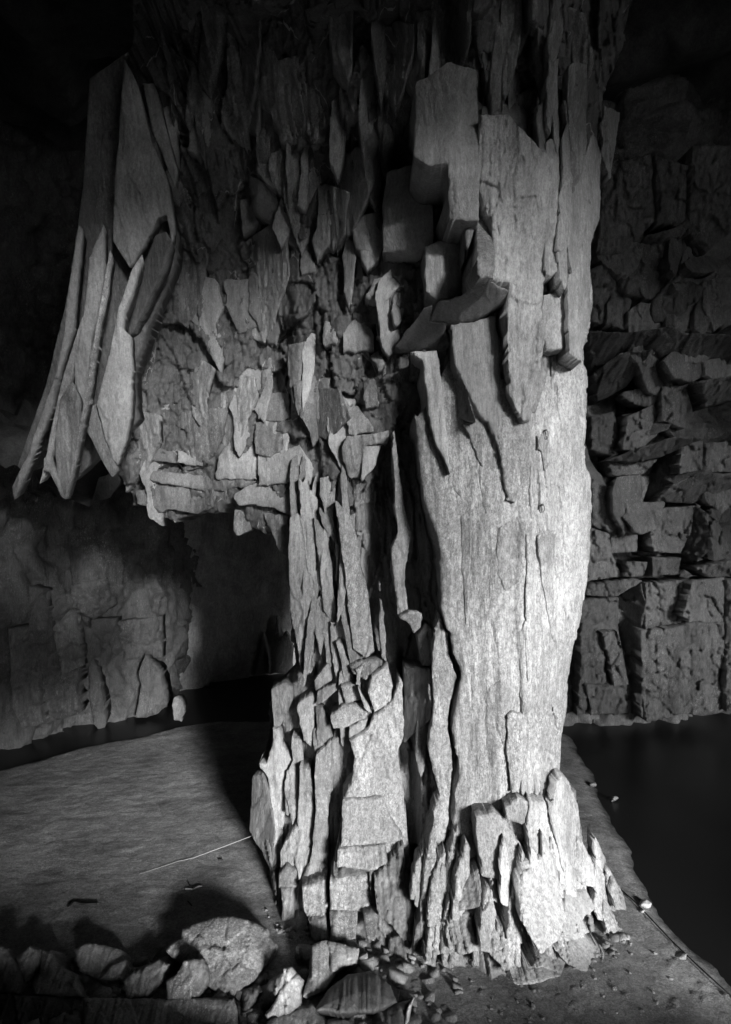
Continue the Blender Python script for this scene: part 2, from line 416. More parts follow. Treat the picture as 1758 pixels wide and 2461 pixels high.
# daylight mouth and added slits, cut to shape the light, given where their light falls on the plane of the pillar (y = 9.6)
_sx, _sz = math.tan(math.radians(AZ)), math.tan(math.radians(EL))/math.cos(math.radians(AZ))
LIGHT_GAPS = [[(-6.5, -2.8), (-2, -2.6), (4.6, -2.6), (6.4, -1), (6.4, 3), (5.8, 6.0), (5.6, 9.4), (4.2, 10.4), (3.0, 9.0), (2.2, 6.2), (1.0, 5.0), (-1.0, 3.6), (-2.0, 1.9), (-4.2, 1.0), (-6.5, .4)],
        [(8.6, -1), (9.4, -1), (9.5, 12), (8.7, 12)], [(11.2, -1), (12., -1), (12.1, 13), (11.3, 13)], [(13.8, -1), (14.6, -1), (14.7, 13), (13.9, 13)],
        [(-4.6, 7.0), (-2.0, 7.0), (1.2, 7.2), (1.6, 9.0), (-.5, 9.0), (-4.6, 8.4)]]
mx_ = np.arange(-32, 36, .25); mz_ = np.arange(-1.5, 24, .25)
MX, MZ = np.meshgrid(mx_, mz_)
q = gridfaces(len(mx_), len(mz_))
keep = np.ones(len(q), bool); X2 = MX.copy(); Z2 = MZ.copy(); clear = np.full(MX.shape, 9.)
for g in LIGHT_GAPS:
    pp = rough_poly(np.array([(x+23.6*_sx, z+23.6*_sz) for x, z in g]), .12, .5, 77)
    inn = inside(pp, MX, MZ); bx, by, bd = near(pp, MX, MZ)
    keep &= inn.ravel()[q].sum(1) < 4
    X2 = np.where(inn, bx, X2); Z2 = np.where(inn, by, Z2); clear = np.minimum(clear, bd)
MY = -14+.6*facets(MX*.5, MZ*.5, 81, 1.3)[0]*np.clip(clear/1.5, 0, 1)
struct(mesh_obj('cave_mouth_light_mask', np.stack([X2, MY, Z2], -1).reshape(-1, 3), q[keep], M_DARK))

# ------------------------------------------------------------------ overhanging rock mass (ceiling) and pillar core
PIL = (1.6, 9.6, 0.0)
ceil_poly = src('S', [(330, -300), (1560, -300), (1500, 100), (1452, 200), (1440, 400), (1428, 560), (1380, 700), (1000, 900), (900, 1150), (780, 1300), (720, 1262),
    (640, 1285), (600, 1262), (566, 1245), (560, 1205), (520, 1225), (470, 1235), (415, 1250), (385, 1235), (330, 1215), (300, 1165),
    (282, 1120), (300, 1000), (296, 860), (318, 700), (300, 520), (322, 380), (296, 240), (318, 60)])
def d_ceil(X, Y):
    r = BD(X, Y)
    # hollow behind the hanging plates, ribs that run up into the roof
    r = r+.35*sstep(-.1, .5, vn(X/95., Y/420., 5))+.3*vn(X/210., Y/180., 6)
    r = r+.8*sstep(860, 960, X)*sstep(1000, 960, X)*sstep(560, 420, Y)*sstep(330, 400, Y)
    return r
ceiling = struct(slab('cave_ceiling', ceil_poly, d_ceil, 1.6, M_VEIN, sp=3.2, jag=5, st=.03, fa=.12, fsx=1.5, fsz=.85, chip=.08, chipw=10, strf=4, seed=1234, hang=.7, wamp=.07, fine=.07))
core_poly = src('S', [(905, 900), (1000, 560), (1100, 300), (1300, 200), (1425, 500), (1410, 700), (1400, 840), (1402, 1095), (1416, 1150), (1412, 1300), (1405, 1400), (1390, 1475), (1362, 1600),
    (1352, 1700), (1340, 1780), (1338, 1880), (1385, 1900), (1400, 2060), (1440, 2200), (1500, 2330), (1500, 2460), (660, 2460), (640, 2260), (660, 2180), (652, 2110), (625, 2000), (610, 1900), (640, 1830), (652, 1700), (655, 1650),
    (690, 1640), (712, 1590), (700, 1500), (694, 1400), (690, 1300), (690, 1230), (760, 1210), (830, 1100)])
pillar = empty('rock_pillar', PIL, 'massive slate pillar rising from the cave floor to the roof, its right face brightly lit', 'rock pillar')
def d_core(X, Y):
    r = BD(X, Y)+.06
    r = r+1.0*sstep(850, 930, X)*sstep(1085, 1050, X)*sstep(900, 1000, Y)*sstep(1700, 1470, Y)+.4*sstep(950, 970, X)*sstep(1015, 990, X)*sstep(1500, 1600, Y)*sstep(2130, 2090, Y)
    r = r+.35*vn(X/55., Y/600., 15)*sstep(1020, 960, X)*sstep(1750, 1500, Y)
    return r
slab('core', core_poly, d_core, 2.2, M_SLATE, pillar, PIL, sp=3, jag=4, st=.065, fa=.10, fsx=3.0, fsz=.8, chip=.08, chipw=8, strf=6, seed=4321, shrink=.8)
def d_face(X, Y):
    r = 9.55+.0*X
    r = r+np.interp(X, [980, 1060, 1200, 1240, 1275, 1300, 1360, 1430], [.60, .35, .09, .0, .05, .17, .50, .98])
    r = r-.12*sstep(1240, 1200, X)*sstep(1285, 1240, X)
    r = r+.08*np.exp(-((X-1243-8*np.sin(Y/130.))/13.)**2)*sstep(1150, 1300, Y)*sstep(1850, 1700, Y)+.05*vn(X/13., Y/600., 95)*sstep(1230, 1290, X)
    return r+.10*sstep(1500, 600, Y)-.25*sstep(1900, 2100, Y)+.06*fbm(X/40., Y/300., 91, 3)
face_poly = src('S', [(1000, 1010), (1050, 930), (1110, 800), (1240, 600), (1330, 520), (1418, 560), (1418, 680), (1424, 720), (1416, 780), (1413, 820), (1400, 835), (1402, 875), (1411, 890), (1408, 995), (1403, 1095), (1421, 1150), (1418, 1300), (1411, 1400), (1398, 1470), (1381, 1540), (1371, 1595), (1365, 1650), (1362, 1710), (1350, 1770), (1345, 1865), (1332, 1915), (1330, 2010), (1215, 2030), (1140, 2070),
    (1115, 2061), (1100, 2026), (1088, 1976), (1096, 1900), (1104, 1835), (1096, 1800), (1087, 1750), (1096, 1680), (1110, 1625), (1104, 1600), (1088, 1570), (1086, 1517), (1072, 1510), (1062, 1470), (1059, 1440), (1056, 1350), (1052, 1300), (1035, 1250), (1017, 1200), (1010, 1130), (1002, 1060), (996, 965)])
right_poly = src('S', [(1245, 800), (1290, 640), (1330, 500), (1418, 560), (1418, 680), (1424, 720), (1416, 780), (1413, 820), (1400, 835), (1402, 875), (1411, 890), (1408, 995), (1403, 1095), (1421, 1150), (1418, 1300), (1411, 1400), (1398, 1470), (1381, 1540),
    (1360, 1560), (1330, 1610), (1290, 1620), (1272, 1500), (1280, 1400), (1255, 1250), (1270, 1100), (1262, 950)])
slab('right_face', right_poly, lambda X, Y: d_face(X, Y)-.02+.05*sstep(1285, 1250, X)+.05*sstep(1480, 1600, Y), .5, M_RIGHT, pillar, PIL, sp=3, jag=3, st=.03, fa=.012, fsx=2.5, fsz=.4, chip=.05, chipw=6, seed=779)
slab('main_face', face_poly, d_face, 1.0, M_FACE, pillar, PIL, sp=3, jag=2.0, st=.012, fa=.016, fsx=1.6, fsz=.5, chip=.04, chipw=4, strf=5, seed=777)

# plates, ribs and blocks of the pillar:  name | material | outline origin | outline | stands off | gx | gy | thickness
OFFK = .5
STM = {'F': .018, 'S': .028, 'D': .03, 'P': .008, 'V': .04, 'B': .02, 'Q': .01, 'W': .03}
def plates(txt, parent, loc, taper=False, base=None, **kw):
    for ln in txt.strip().splitlines():
        ln = ln.strip()
        if not ln or ln[0] == '#': continue
        nm, mt, o, pts, off, gx, gy, th = [q.strip() for q in ln.split('|')]
        v = [float(q) for q in pts.replace(',', ' ').split()]
        p = src(o, list(zip(v[0::2], v[1::2])))
        c = p.mean(0)
        fb = base or BD
        d = float(fb(c[0], c[1]))-float(off)*(.26 if base else OFFK)*(.8 if parent is pillar and c[1] > 1780 and c[0] < 1250 else 1)
        m = {'F': M_FACE, 'S': M_SLATE, 'D': M_DARK, 'P': M_PLATE, 'V': M_VEIN, 'B': M_BOULD, 'Q': M_QUARTZ, 'W': M_PALE}[mt]
        gx, gy = float(gx), float(gy)
        ya, yb = p[:, 1].min(), p[:, 1].max()
        tp = float(off)*.4 if taper else 0
        if taper: gx, gy = gx*.6, gy*.2
        elif parent is pillar and c[1] < 720 and nm == 'plate': tp = float(off)*OFFK*.8
        fn = lambda X, Y, c=c, d=d, gx=gx, gy=gy, tp=tp, ya=ya, yb=yb, fb=fb: d+gx*(X-c[0])/100.+gy*(Y-c[1])/100.+(.92 if tp else .45)*(fb(X, Y)-fb(c[0], c[1]))+tp*(.55-sstep(ya-5, ya+.75*(yb-ya), Y)) 
        a = dict(jag=1.7, chip=.014, chipw=3, st=STM[mt]*(2.0 if nm in ('splinters', 'ribs') else 1), fa=.008 if mt == 'P' else .02); a.update(kw)
        slab(nm, p, fn, float(th), m, parent, loc, **a)
plates('''
# upper columns
plate|P|A|660 230 790 190 880 270 885 560 840 605 640 610 650 330|.6|.06|.05|.9
plate|P|A|955 180 960 460 1100 462 1110 300 1100 0 1090 -260 960 -300 800 -200 792 150 870 200|1.75|.08|.1|1.2
block|P|A|843 590 905 560 1020 555 1025 820 900 845 850 800|.95|.12|.0|.9
plate|F|A|1090 470 1130 440 1155 500 1175 600 1172 740 1100 730 1095 640|1.9|.4|.0|.9
column|S|A|1110 -50 1240 -50 1380 100 1480 180 1480 370 1480 520 1420 720 1400 880 1420 1000 1400 1200 1350 1420 1310 1420 1250 1300 1240 900 1250 760 1170 745 1175 600 1150 450 1100 300|1.5|.05|.1|.9
ledge|P|A|860 945 910 850 1020 825 1090 765 1170 755 1245 800 1245 840 1120 915 1060 945 960 950|1.0|-.02|.75|.8
ledge|P|A|790 950 840 880 880 870 865 945 950 955 900 1075 770 1085 720 1080 700 1060|.75|-.05|.7|.8
column|P|B|775 -10 900 -15 920 120 940 290 955 480 966 580 935 500 900 440 870 340 850 150 830 30|1.1|.2|-.13|.8
plate|P|B|970 -140 1060 -150 1180 -180 1200 0 1210 200 1236 420 1240 560 1192 430 1150 335 1110 300 1060 192 1010 92 980 30|.5|.08|0|.6
block|S|B|1030 335 1085 310 1140 345 1122 385 1062 405|.42|.2|.1|.4
plate|S|B|985 50 1010 95 1050 190 1090 330 1010 310 940 280 970 180|.4|-1.2|0|.6
plate|F|B|1150 345 1192 290 1206 130 1240 118 1262 160 1332 275 1348 400 1340 600 1300 640 1275 718 1240 706 1222 560 1195 450|.34|.07|0|.5
column|W|P|800 130 850 20 868 60 838 260 838 420 842 560 826 600 800 540 790 400|1.9|.8|0|.8
column|S|P|728 330 770 230 792 300 792 500 762 527 730 520|1.8|.15|0|.7
column|S|P|872 60 960 -160 1000 -60 992 250 945 370 950 700 908 870 905 940 845 900 840 600 846 400|1.5|.5|0|.9
shard|S|P|832 890 860 810 935 806 908 890|1.3|.2|0|.5
shard|S|P|650 330 680 320 720 480 740 600 700 560 660 440|.7|.2|0|.5
plate|W|P|720 620 800 600 845 640 850 800 820 880 735 880 720 760|1.0|.25|.05|.4
# ribs on the shaded left side
rib|S|B|688 380 697 370 722 560 732 640 748 760 775 860 762 960 745 1100 760 1250 712 1255 703 1150 690 1000 683 940 715 860 700 700 690 500|.75|.25|0|.5
block|S|B|445 460 470 395 600 385 670 368 662 425 560 442 548 600 480 592 450 520|.5|.1|.2|.7
block|P|B|552 445 632 440 602 540 540 610|.35|.3|0|.5
rib|S|B|200 780 230 765 300 830 322 1100 300 1200 280 1240 300 1430 296 1535 255 1540 230 1400 205 1300 192 1160 190 900|.55|.15|0|.6
rib|S|B|310 780 350 850 385 960 405 1150 425 1240 400 1300 355 1230 350 1100 325 950|.4|.25|0|.5
rib|S|B|388 1290 412 1290 442 1570 420 1580 390 1400|.35|.25|0|.5
rib|F|B|410 700 480 770 520 900 540 1050 570 1150 600 1430 560 1460 500 1420 480 1250 450 1000 430 850|.6|.3|0|.6
rib|S|B|625 1100 650 1250 655 1480 635 1450 625 1250|.35|.25|0|.5
rib|S|B|335 740 400 800 430 920 400 900 350 820|.45|.2|0|.5
rib|S|C|415 285 435 285 480 400 485 450 455 460 440 380|.5|.3|0|.4
shard|F|C|715 170 770 138 830 150 822 215 790 245 760 190|.75|.1|.3|.5
plate|D|C|745 400 870 420 892 560 882 650 830 700 745 770|.45|-.7|0|.6
shard|F|C|860 470 880 540 892 600 870 600|.7|.1|0|.4
shard|S|C|810 250 850 200 880 230 880 400 830 400|.5|-.4|0|.5
# strip left of the long crack
plate|F|C|915 150 933 232 957 244 960 350 977 404 998 452 965 580 952 700 970 800 976 900 966 1020 950 1170 920 1300 890 1240 885 1100 915 1022 880 900 860 800 880 650 890 560 880 400 890 220|.62|.12|0|.7
spire|F|C|1240 640 1262 620 1322 640 1336 680 1326 900 1290 1000 1262 1010 1236 800|.45|.15|0|.4
# lower left: pale pinnacle and the stacked blocks
pinnacle|F|C|720 460 736 480 740 740 715 810 735 960 755 1150 775 1410 790 1450 740 1430 700 1380 600 1370 410 1350 440 1150 450 1040 490 970 510 850 480 760 570 710 600 640 650 600 690 570|.62|.12|-.06|.8
block|F|D|450 122 640 110 672 200 738 312 650 330 440 350|.82|.1|-.12|.4
block|F|D|430 354 655 334 660 430 600 462 420 445|.75|.1|-.1|.4
rib|S|C|320 830 390 760 440 742 436 830 410 880 400 1000 380 1080 375 1400 330 1430 240 1460 290 1350 320 1100 312 940|.6|.2|-.05|.6
rib|S|C|318 600 352 600 402 740 330 830 325 700|.5|.3|0|.4
block|S|C|310 470 380 390 395 470 320 520|.5|.2|0|.5
block|F|C|590 450 660 400 690 500 682 580 602 622 570 530|.6|.25|0|.6
block|F|C|390 640 450 590 550 590 592 640 480 692 402 702|.65|.15|-.2|.5
block|S|C|440 500 530 480 550 560 460 582|.5|.2|0|.5
block|S|C|480 692 570 652 562 722 482 762|.55|.2|0|.5
block|S|C|480 400 560 365 640 372 640 410 560 470 500 440|.5|.15|-.4|.6
shard|S|C|510 420 545 400 530 500 512 490|.75|.3|0|.4
shard|S|C|520 500 550 560 590 630 550 600|.75|.3|0|.4
shard|S|C|330 520 420 480 440 500 360 570 320 590|.55|.2|-.3|.4
block|S|C|230 590 300 540 330 600 310 640 300 800 260 760 240 680|.45|.2|0|.5
pinnacle|S|C|105 515 170 480 205 500 205 560 150 690 120 700 110 600|.35|.3|0|.5
pinnacle|S|C|110 700 140 700 160 780 200 850 190 930 182 1050 152 1230 122 1200 95 1080 90 940 45 870 80 870 95 820 110 770|.6|.2|0|.5
pinnacle|S|C|240 890 290 900 312 1000 312 1150 250 1300 230 1150|.6|.3|0|.5
pinnacle|S|C|205 740 250 760 262 880 212 920 200 800|.35|.2|0|.5
buttress|D|C|15 930 60 922 95 1000 122 1200 130 1360 110 1400 50 1280 0 1190|.25|-.4|0|.7
buttress|S|C|150 1290 200 1200 240 1160 300 1060 320 1180 290 1350 220 1450 150 1400|.35|.1|-.1|.5
block|S|D|140 480 180 440 240 460 200 520 230 540 140 545|.55|.2|-.2|.4
# base courses
block|F|D|250 540 370 508 376 650 360 690 280 692 255 630|.62|.1|-.15|.6
block|F|D|386 520 420 490 600 480 612 655 500 658 386 650|.66|.1|-.15|.6
block|S|D|150 545 212 552 216 695 160 705|.6|.15|-.15|.5
block|S|D|280 700 362 692 382 795 310 802|.62|.1|-.3|.5
block|F|D|386 662 522 655 512 792 386 804|.62|.1|-.3|.5
block|S|D|545 664 622 664 602 800 560 785|.62|.1|-.3|.5
block|S|D|180 720 272 712 302 805 180 795|.6|.1|-.4|.5
ledge|D|D|400 470 450 432 560 430 600 462 420 500|.7|.1|-.5|.4
splinters|S|D|600 500 660 430 740 330 745 500 800 550 815 800 740 800 680 720 620 680|.5|.1|-.2|.5
column|F|D|820 640 842 460 888 205 905 262 892 520 912 650 908 760 942 862 900 868 842 852|.7|.15|-.12|.6
column|S|D|915 560 960 400 1000 330 1025 400 1020 520 990 660 950 745 920 660|.55|.1|-.1|.5
block|F|D|1100 450 1116 560 1102 640 985 662 1020 520|.85|-.2|-.25|.6
block|S|D|985 668 1102 652 1102 850 1020 870 960 845 945 740|.75|.05|-.2|.5
splinters|F|D|1085 205 1170 180 1230 220 1345 400 1280 420 1270 520 1200 505 1120 490 1095 300|.55|.2|-.1|.5
block|F|D|1230 160 1290 110 1342 130 1342 210 1310 242 1240 222|.75|.2|-.05|.4
splinters|W|D|1310 422 1430 392 1480 520 1522 680 1482 800 1402 862 1300 700 1290 540|.78|.2|-.2|.6
spire|W|D|1476 40 1500 0 1530 30 1580 150 1600 330 1622 560 1560 640 1500 420 1450 200|.66|.5|-.05|.7
splinters|W|D|1345 130 1420 130 1470 260 1520 480 1480 520 1430 390 1350 395 1335 240|.55|.3|-.1|.5
splinters|S|D|1110 640 1200 720 1290 790 1280 900 1235 965 1190 900 1130 840 1105 760|.6|.25|-.2|.5
splinters|S|D|1520 560 1620 560 1660 640 1600 700 1640 760 1560 800 1500 760|.5|.4|-.3|.5
splinters|S|R|800 770 900 760 1000 850 1085 932 980 955 900 945 830 905 780 850|.55|.3|-.3|.5
splinters|S|D|1400 870 1500 800 1540 860 1500 960 1420 930 1340 930|.5|.2|-.4|.5
block|S|D|1268 1000 1340 932 1420 905 1500 965 1380 1002 1290 1014|.52|.15|-.5|.35
''', pillar, PIL)

def wall_blocks(txt, parent, mat):
    for ln in txt.strip().splitlines():
        nm, o, pts, d, gx, gy, th = [q.strip() for q in ln.split('|')]
        v = [float(q) for q in pts.replace(',', ' ').split()]
        p = src(o, list(zip(v[0::2], v[1::2]))); c = p.mean(0)
        slab(nm, p, plane_d(c, float(d), float(gx), float(gy)), float(th), mat, parent, (0, 0, 0), sp=3.5, jag=1.0, st=.025, fa=.07, fsx=1.2, fsz=.9, chip=.03, chipw=3, fine=.05)
wall_blocks('''
block|Q|1210 800 1300 800 1420 780 1390 960 1400 990 1260 1010 1210 1030 1215 900|18.2|.2|.1|1
block|Q|1190 1030 1340 1020 1420 990 1590 990 1592 1190 1590 1420 1500 1440 1400 1430 1220 1472 1190 1440|18.35|.15|.1|1.2
block|Q|1080 870 1190 800 1215 900 1190 1030 1180 1200 1220 1470 1150 1430 1140 1300 1090 1000|18.6|-1.6|0|1
block|Q|900 880 1080 870 1080 1000 1096 1100 1140 1300 1150 1420 1060 1440 1040 1400 960 1430 880 1440 900 1200|18.6|.2|0|1
block|Q|1000 1040 1075 1035 1095 1100 1130 1290 1060 1300 1040 1180|18.3|.3|0|.6
block|Q|930 1290 1040 1290 1060 1430 950 1440|18.35|.2|0|.6
block|Q|960 290 1230 290 1230 320 1180 480 1170 650 1050 660 1040 560 950 520|18.5|.1|-.1|.8
block|Q|900 520 1040 565 1050 660 1100 770 900 800|18.4|.3|0|.8
block|Q|1310 440 1450 430 1430 560 1380 660 1250 650 1225 500|18.2|.3|.1|.9
block|Q|1230 300 1390 120 1400 200 1340 330 1210 480|18.3|-1.5|0|.8
block|Q|1390 120 1490 120 1480 260 1370 280|17.6|.2|.2|.8
block|Q|1500 130 1640 120 1640 270 1500 270|17.7|.1|.2|.8
ledge|Q|1340 330 1480 270 1640 280 1640 340 1440 420 1260 410|18.0|0|1.2|.8
ledge|Q|1030 220 1270 210 1200 280 1060 288|18.1|.1|-.3|.7
block|Q|1120 700 1220 700 1205 772 1110 772|18.2|.2|0|.7
block|Q|1240 680 1385 680 1370 760 1250 772|18.15|.2|0|.7
ledge|Q|930 810 1160 780 1200 792 1080 866 930 860|18.3|0|-.6|.7
block|Q|1450 430 1500 460 1540 620 1440 720 1390 655|18.3|-1.3|0|.8
block|Q|1500 460 1560 500 1640 680 1640 720 1540 695|18.1|.6|0|.8
ledge|Q|1450 730 1640 690 1640 770 1520 775|17.8|0|1.0|.9
block|Q|1440 790 1590 772 1590 990 1425 990 1390 960|18.0|.7|0|.9
block|Q|1600 790 1700 780 1700 1400 1600 1420|18.2|-.5|0|.9
ledge|Q|1130 170 1370 95 1480 110 1300 190 1180 220 1020 215|17.4|0|1.4|.8
block|Q|1130 0 1260 -60 1300 60 1180 170 1100 160|17.6|.6|0|.8
block|Q|950 0 1060 -20 1100 150 1060 190 950 160|17.9|.4|0|.8
block|Q|1290 -140 1420 -160 1400 60 1290 20|17.5|.4|0|.8
ledge|P|1215 335 1390 282 1412 330 1300 350 1240 352|16.0|0|.9|.8
block|P|1080 430 1200 362 1400 352 1440 500 1340 560 1240 640 1100 600|16.4|.1|.1|.8
block|P|1240 640 1370 522 1450 560 1440 650 1330 760 1212 742|16.3|-.2|.2|.8
block|P|940 500 1080 440 1090 600 1142 640 1120 785 940 740|16.5|.2|.1|.8
block|P|1530 542 1640 530 1640 660 1540 690|16.5|.3|0|.8
block|P|1450 560 1540 600 1530 800 1400 790 1340 760 1440 650|16.4|.3|.1|.8
block|P|1010 0 1240 -60 1260 260 1100 420 980 420|15.9|.1|.3|.8
block|P|1260 -60 1420 0 1400 270 1270 280|15.8|.2|.3|.8
block|P|1440 -100 1640 -100 1640 300 1500 420 1420 320|15.8|-.1|.3|.8
block|P|1280 1080 1350 980 1440 1000 1400 1130 1290 1140|17.7|.5|1.3|.7
block|P|960 1000 1080 900 1250 880 1120 1060 980 1130|17.3|.2|1.6|.7
block|P|1480 1030 1640 1000 1640 1120 1500 1160|17.3|.1|1.6|.7
ledge|P|940 790 1120 800 1330 770 1400 800 1640 810 1640 990 1440 1000 1350 980 1250 880 1080 900 950 1000|16.8|0|1.7|1
''', wall_right, M_WALL)
wall_blocks('''
block|L|140 220 205 230 250 430 300 620 385 600 385 830 215 880 200 600 140 500|17.6|1.1|0|.6
block|L|40 420 140 410 190 590 210 880 110 900 60 800|16.9|1.1|0|.5
block|L|250 420 340 330 380 430 400 600 300 640|18.0|.9|0|.5
block|L|440 380 560 370 600 560 440 520|19.0|1.0|0|.4
block|L|560 390 780 360 780 560 600 570|19.8|.9|0|.4
block|L|340 210 500 180 560 300 450 380 350 320|18.8|1.0|.2|.4
''', bpy.data.objects['wall_left'], M_WALL)
def scatter(kind, mat, n, box, wr, hr, off, parent, loc, seed, gxr=(-.5, .8), lean0=0.0, tip=.35, st=.012, th=.25, base=None, taper=.8, follow=.85, ok=None):
    """loose flakes and slivers of slate lying on the rock face, each pointing down"""
    r = random.Random(seed); k = 0
    while k < n:
        cx, cy = r.uniform(box[0], box[2]), r.uniform(box[1], box[3])
        if ok and not ok(cx, cy): continue
        k += 1
        w = r.uniform(*wr); h = r.uniform(*hr); l = lean0+r.uniform(-.12, .12)
        t = [(-.5, -.42), (-.1, -.5), (.42, -.46), (.5, -.1+r.uniform(-.2, .2)), (.38, .28), (r.uniform(-.05, .3), .5), (-tip*r.uniform(.2, 1), .36), (-.46, .2*r.uniform(-1, 1)), (-.55, -.2)]
        p = np.array([(cx+x*w-l*y*h, cy+y*h) for x, y in [(x*r.uniform(.8, 1.2), y*r.uniform(.85, 1.15)) for x, y in t]])
        c = p.mean(0); fb = base or BD
        o = r.uniform(*off); g = r.uniform(*gxr)
        d = float(fb(np.array(c[0]), np.array(c[1])))-o
        ya, yb = p[:, 1].min(), p[:, 1].max()
        fn = lambda X, Y: d+g*(X-c[0])/100.+follow*(fb(X, Y)-fb(np.array(c[0]), np.array(c[1])))+taper*o*1.6*(.5-sstep(ya, yb, Y))
        slab(kind, p, fn, th, mat, parent, loc, sp=3.2, jag=1.4, st=st, fa=.012, chip=.012, chipw=3)
inc = lambda x, y: bool(inside(ceil_poly, np.array([x]), np.array([y]))[0])
scatter('flake', M_PLATE, 12, (560, 500, 960, 1130), (30, 80), (70, 230), (.05, .2), ceiling, (0, 0, 0), 21, ok=inc, lean0=.15, gxr=(-.5, .9), base=d_ceil)
scatter('flake', M_SLATE, 20, (320, 160, 960, 1180), (40, 130), (90, 280), (.02, .12), ceiling, (0, 0, 0), 22, ok=inc, lean0=.1, st=.03, gxr=(-.8, 1.), base=d_ceil)
scatter('strand', M_SLATE, 34, (360, -40, 1400, 380), (16, 85), (160, 380), (.04, .25), ceiling, (0, 0, 0), 23, ok=inc, lean0=.05, st=.03, gxr=(-1, 1.2), base=d_ceil)
scatter('sliver', M_SLATE, 16, (1100, 150, 1400, 500), (12, 46), (120, 380), (.36, .5), pillar, PIL, 24, lean0=-.02, gxr=(-.2, .7), st=.02, taper=.1, base=lambda X, Y: BD(X, Y)-.36*sstep(1080, 1130, X))
scatter('sliver', M_FACE, 16, (1070, 1000, 1390, 1800), (20, 70), (160, 460), (.0, .035), pillar, PIL, 25, ok=lambda x, y: bool(inside(face_poly, np.array([x-45., x+45.]), np.array([y+100., y+100.])).all()), lean0=.0, gxr=(-.06, .12), st=.012, taper=.2, base=d_face, th=.15, follow=1)
scatter('sliver', M_SLATE, 22, (700, 1180, 880, 1560), (10, 34), (120, 330), (.05, .3), pillar, PIL, 26, lean0=.03, gxr=(-.1, .8), st=.025, taper=.2)
scatter('sliver', M_SLATE, 10, (650, 1700, 1040, 2180), (12, 36), (80, 240), (.06, .24), pillar, PIL, 27, lean0=.0, gxr=(-.1, .8), st=.03, taper=.2)
RDf = lambda X, Y: 16.4+np.interp(np.asarray(Y, float), [780, 1000, 1800], [0, 1.75, 1.95])+np.interp(np.asarray(X, float), [1400, 1600, 1758], [.1, 0, .3])
scatter('flake', M_WALL, 34, (1430, 430, 1750, 1290), (28, 120), (36, 150), (.0, .35), wall_right, (0, 0, 0), 31, gxr=(-.9, 1.0), base=RDf, lean0=.1, st=.03, th=.6, follow=.7)
rs = random.Random(5)
for i in range(58):
    u = rs.random()
    px = 1000+500*u
    pb = 2290+30*math.sin(u*7)-75*max(0, u-.75)/.25+rs.uniform(-150, 45)
    hgt = rs.uniform(70, 210)*(1-.35*u); wd = rs.uniform(14, 40)
    ln = (px-1180)/300*.28+rs.uniform(-.08, .08)              # they splay outwards to the foot
    pts = [(px-wd*.5, pb), (px-wd*.55-ln*hgt*.5, pb-hgt*.55), (px-ln*hgt-wd*.1, pb-hgt), (px-ln*hgt+wd*.2, pb-hgt*.9), (px+wd*.45-ln*hgt*.45, pb-hgt*.45), (px+wd*.55, pb+8)]
    p = np.array(pts); c = p.mean(0)
    d = float(BD(min(c[0], 1480), c[1]))-rs.uniform(.10, .34)
    gxx = rs.uniform(-.2, .9)
    fn = lambda X, Y, c=c, d=d, g=gxx: d+g*(X-c[0])/100.+.8*(BD(X, Y)-BD(c[0], c[1]))
    slab('splinter', p, fn, .35, M_PALE if 1180 < px < 1420 and pb < 2260 else M_FACE, pillar, PIL, sp=3, jag=2, st=.03, fa=.02, chip=.03, chipw=3)
